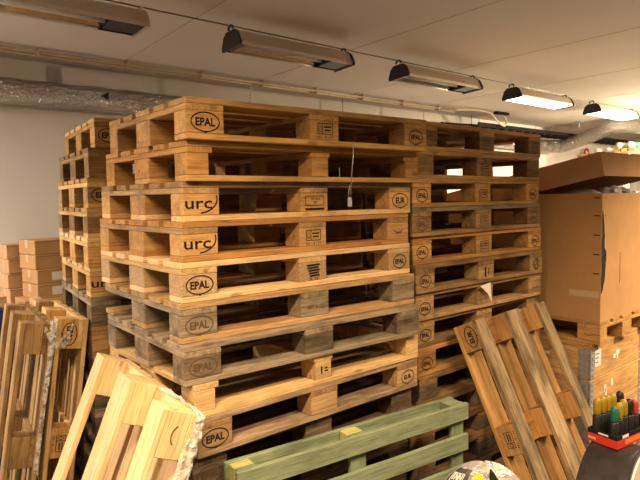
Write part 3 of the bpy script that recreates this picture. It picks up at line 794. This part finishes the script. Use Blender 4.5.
# ------------------------------------------------------------------ small carton columns at the left
def carton(x, y, z_, w, d, h, label, lab_patch, mat='cardboard_light', group='small cartons stacked by the back wall', rz=0):
    t = thing('cardboard_carton', label, 'carton', T(x, y, z_) @ Matrix.Rotation(R(rz), 4, 'Z'), group)
    obj('carton_body', box_me('c', 0, w, 0, d, 0, h-.001, bevel=.006), t, mat)
    obj('tape_strip', box_me('tp', -.0012, w*.30, d/2-.02, d/2+.02, h-.0018, h-.0012), t, 'kraft_tape')
    obj('tape_strip', box_me('tp', -.0012, -.0002, d/2-.02, d/2+.02, h*.45, h-.0018), t, 'kraft_tape')
    obj('flap_seam', box_me('tp', .004, w-.004, -.0008, -.0001, h-.012, h-.010), t, 'cardboard_dark')
    if lab_patch: obj('paper_label', box_me('lb', w*.27, w*.60, -.0015, -.0002, h*.2, h*.78), t, 'white_paper')
    return t
tag(obj('large_carton', box_me('c', .02, .50, 2.27, 2.53, 0, .60, bevel=.004), None, 'cardboard'), 'large carton on the floor under the right carton column', 'carton')
tag(obj('large_carton', box_me('c', .03, .50, 2.27, 2.53, .601, 1.135, bevel=.004), None, 'cardboard'), 'large carton directly under the right column of small cartons', 'carton')
rl = ['bottom small carton of the right column, with white label', 'second small carton from the bottom of the right column, with white label', 'third small carton up the right column, dark brown front', 'top small carton of the right column by the rear stack']
for k in range(4): carton(.112 + .004*math.sin(k*2), 2.275 + .005*k, 1.1355 + .0985*k, .36, .235, .098, rl[k], k < 2, 'cardboard', rz=9+k*.5)
tag(obj('large_carton', box_me('c', -.10, .2, 2.535, 2.73, 0, .55, bevel=.004), None, 'cardboard'), 'large carton on the floor under the left carton column', 'carton')
tag(obj('large_carton', box_me('c', -.10, .2, 2.535, 2.73, .551, 1.085, bevel=.004), None, 'cardboard'), 'large carton directly under the left column of small cartons', 'carton')
ll = ['bottom small carton of the left column by the wall', 'second small carton up the left column by the wall', 'third small carton up the left column by the wall', 'top small carton of the left column by the wall']
for k in range(4): carton(.0 + .004*math.cos(k*3), 2.55, 1.0855 + .1025*k, .145, .15, .102, ll[k], False, rz=8)
t = carton(.055, 2.18, 1.06, .06, .085, .10, 'little pale carton in front of the right carton column', False, group=None)
tag(obj('large_carton', box_me('c', .02, .2, 2.12, 2.265, 0, 1.0595, bevel=.004), None, 'cardboard'), 'tall narrow carton hidden behind the upright pallets', 'carton')
t = thing('plastic_crate', 'dark blue plastic crate at the left edge', 'crate', (-.45, 2.15, 0))
for nm, a in (('crate_wall', (0, .34, 0, .012)), ('crate_wall', (0, .34, .338, .35)), ('crate_wall', (0, .012, .012, .338)), ('crate_wall', (.328, .34, .012, .338))):
    obj(nm, box_me('w', *a, 0, 1.12, bevel=.003), t, 'blue_plastic')
obj('crate_base', box_me('w', .012, .328, .012, .338, 0, .012), t, 'blue_plastic')
obj('crate_top', box_me('w', .012, .328, .012, .338, 1.10, 1.115), t, 'blue_plastic')
t = carton(-.33, 2.2, 1.1205, .24, .2, .075, 'brown carton on the blue crate at the left edge', False, group=None)

# ------------------------------------------------------------------ wire with clip, torn paper
t = thing('hanging_wire', 'thin wire with a silver clip hanging on the front stack', 'wire', (.735, -.10, 1.99))
obj('wire', tube_me('wire', catmull([(.012, .0, .03), (.006, -.006, -.02), (-.006, -.01, -.09), (-.01, -.008, -.15), (-.012, -.004, -.2)], 6), .0022, 6), t, 'steel_wire')
obj('wire_loop', tube_me('wl', catmull([(-.012, -.004, -.15), (-.022, -.004, -.19), (-.02, -.004, -.225), (-.012, -.004, -.2)], 5), .0018, 6), t, 'steel_wire')
obj('clip', box_me('clip', -.026, -.006, -.010, .0, -.245, -.205, bevel=.004), t, 'galvanised')
bm = bmesh.new()
pv = [(0, 0, .0), (.098, 0, .012), (.098, -.004, -.03), (.100, -.008, -.105), (.085, -.008, -.075), (.062, -.006, -.045), (.03, -.002, -.02)]
c0 = bm.verts.new((.075, -.005, -.02)); vv = [bm.verts.new(p) for p in pv]
for k in range(len(vv)): bm.faces.new((c0, vv[k], vv[(k+1) % len(vv)]))
o = obj('torn_paper', finish(bm, 'paper'), None, 'white_paper', T(1.795, -.012, 1.283)); md = o.modifiers.new('th', 'SOLIDIFY'); md.thickness = .001
tag(o, 'torn white paper scrap hanging on a middle block of the right stack', 'paper')

# ------------------------------------------------------------------ lights
def area(name, loc, sx, sy, e, col, rot=(0, 0, 0), spread=180):
    l = bpy.data.lights.new(name, 'AREA'); l.shape = 'RECTANGLE'; l.size = sx; l.size_y = sy; l.energy = e; l.color = col; l.spread = R(spread)
    o = bpy.data.objects.new(name, l); COL.objects.link(o); o.location = loc; o.rotation_euler = rot; return o
WARM = (1, .72, .45)
def bulb(loc, e, col, rad=.12):
    l = bpy.data.lights.new('bulb_light', 'POINT'); l.energy = e; l.color = col; l.shadow_soft_size = rad
    o = bpy.data.objects.new('bulb_light', l); COL.objects.link(o); o.location = loc; return o
lamp(-2.75, -1.80, True, 'lit lamp outside the left edge of the picture', False, y=1.95)
area('lamp_light', (-2.275, 1.95, 2.625), .93, .14, 128, (1, .86, .74))
area('lamp_light', (-.95, -1.15, 2.68), .95, .14, 92, WARM, spread=150)
area('lamp_light', (1.0, -1.75, 2.68), .95, .14, 50, WARM, spread=145)
area('lamp_light', (4.0, -1.8, 2.68), .95, .14, 140, WARM, spread=140)
bulb((6.6, .0, 2.5), 290, (1, .78, .52))
area('lamp_light', (4.25, .985, 2.625), 1.0, .14, 45, (1, .82, .60))
area('lamp_light', (5.75, .985, 2.625), 1.0, .14, 60, (1, .82, .60))
area('lamp_light', (8.2, .985, 2.625), 1.0, .14, 90, (1, .80, .55))
w = bpy.data.worlds.new('world'); SC.world = w; w.use_nodes = True
w.node_tree.nodes['Background'].inputs[0].default_value = (1, .8, .6, 1); w.node_tree.nodes['Background'].inputs[1].default_value = .02

# ------------------------------------------------------------------ camera
cam = bpy.data.cameras.new('camera'); co = bpy.data.objects.new('camera', cam); COL.objects.link(co); SC.camera = co
yaw, pitch, roll, F = R(40.51434), R(-4.15386), R(-.83961), 585.183
f = Vector((math.sin(yaw)*math.cos(pitch), math.cos(yaw)*math.cos(pitch), math.sin(pitch)))
r = Vector((math.cos(yaw), -math.sin(yaw), 0)); u = r.cross(f)
r2 = r*math.cos(roll) + u*math.sin(roll); u2 = -r*math.sin(roll) + u*math.cos(roll)
co.matrix_world = Matrix(((r2.x, u2.x, -f.x, -.96309), (r2.y, u2.y, -f.y, -1.87924), (r2.z, u2.z, -f.z, 1.78652), (0, 0, 0, 1)))
cam.sensor_fit = 'HORIZONTAL'; cam.sensor_width = 36; cam.lens = F/640*36; cam.clip_start = .02
vs = SC.view_settings; vs.view_transform = 'Standard'; vs.look = 'None'; vs.exposure = .33; vs.gamma = 1; vs.use_curve_mapping = False
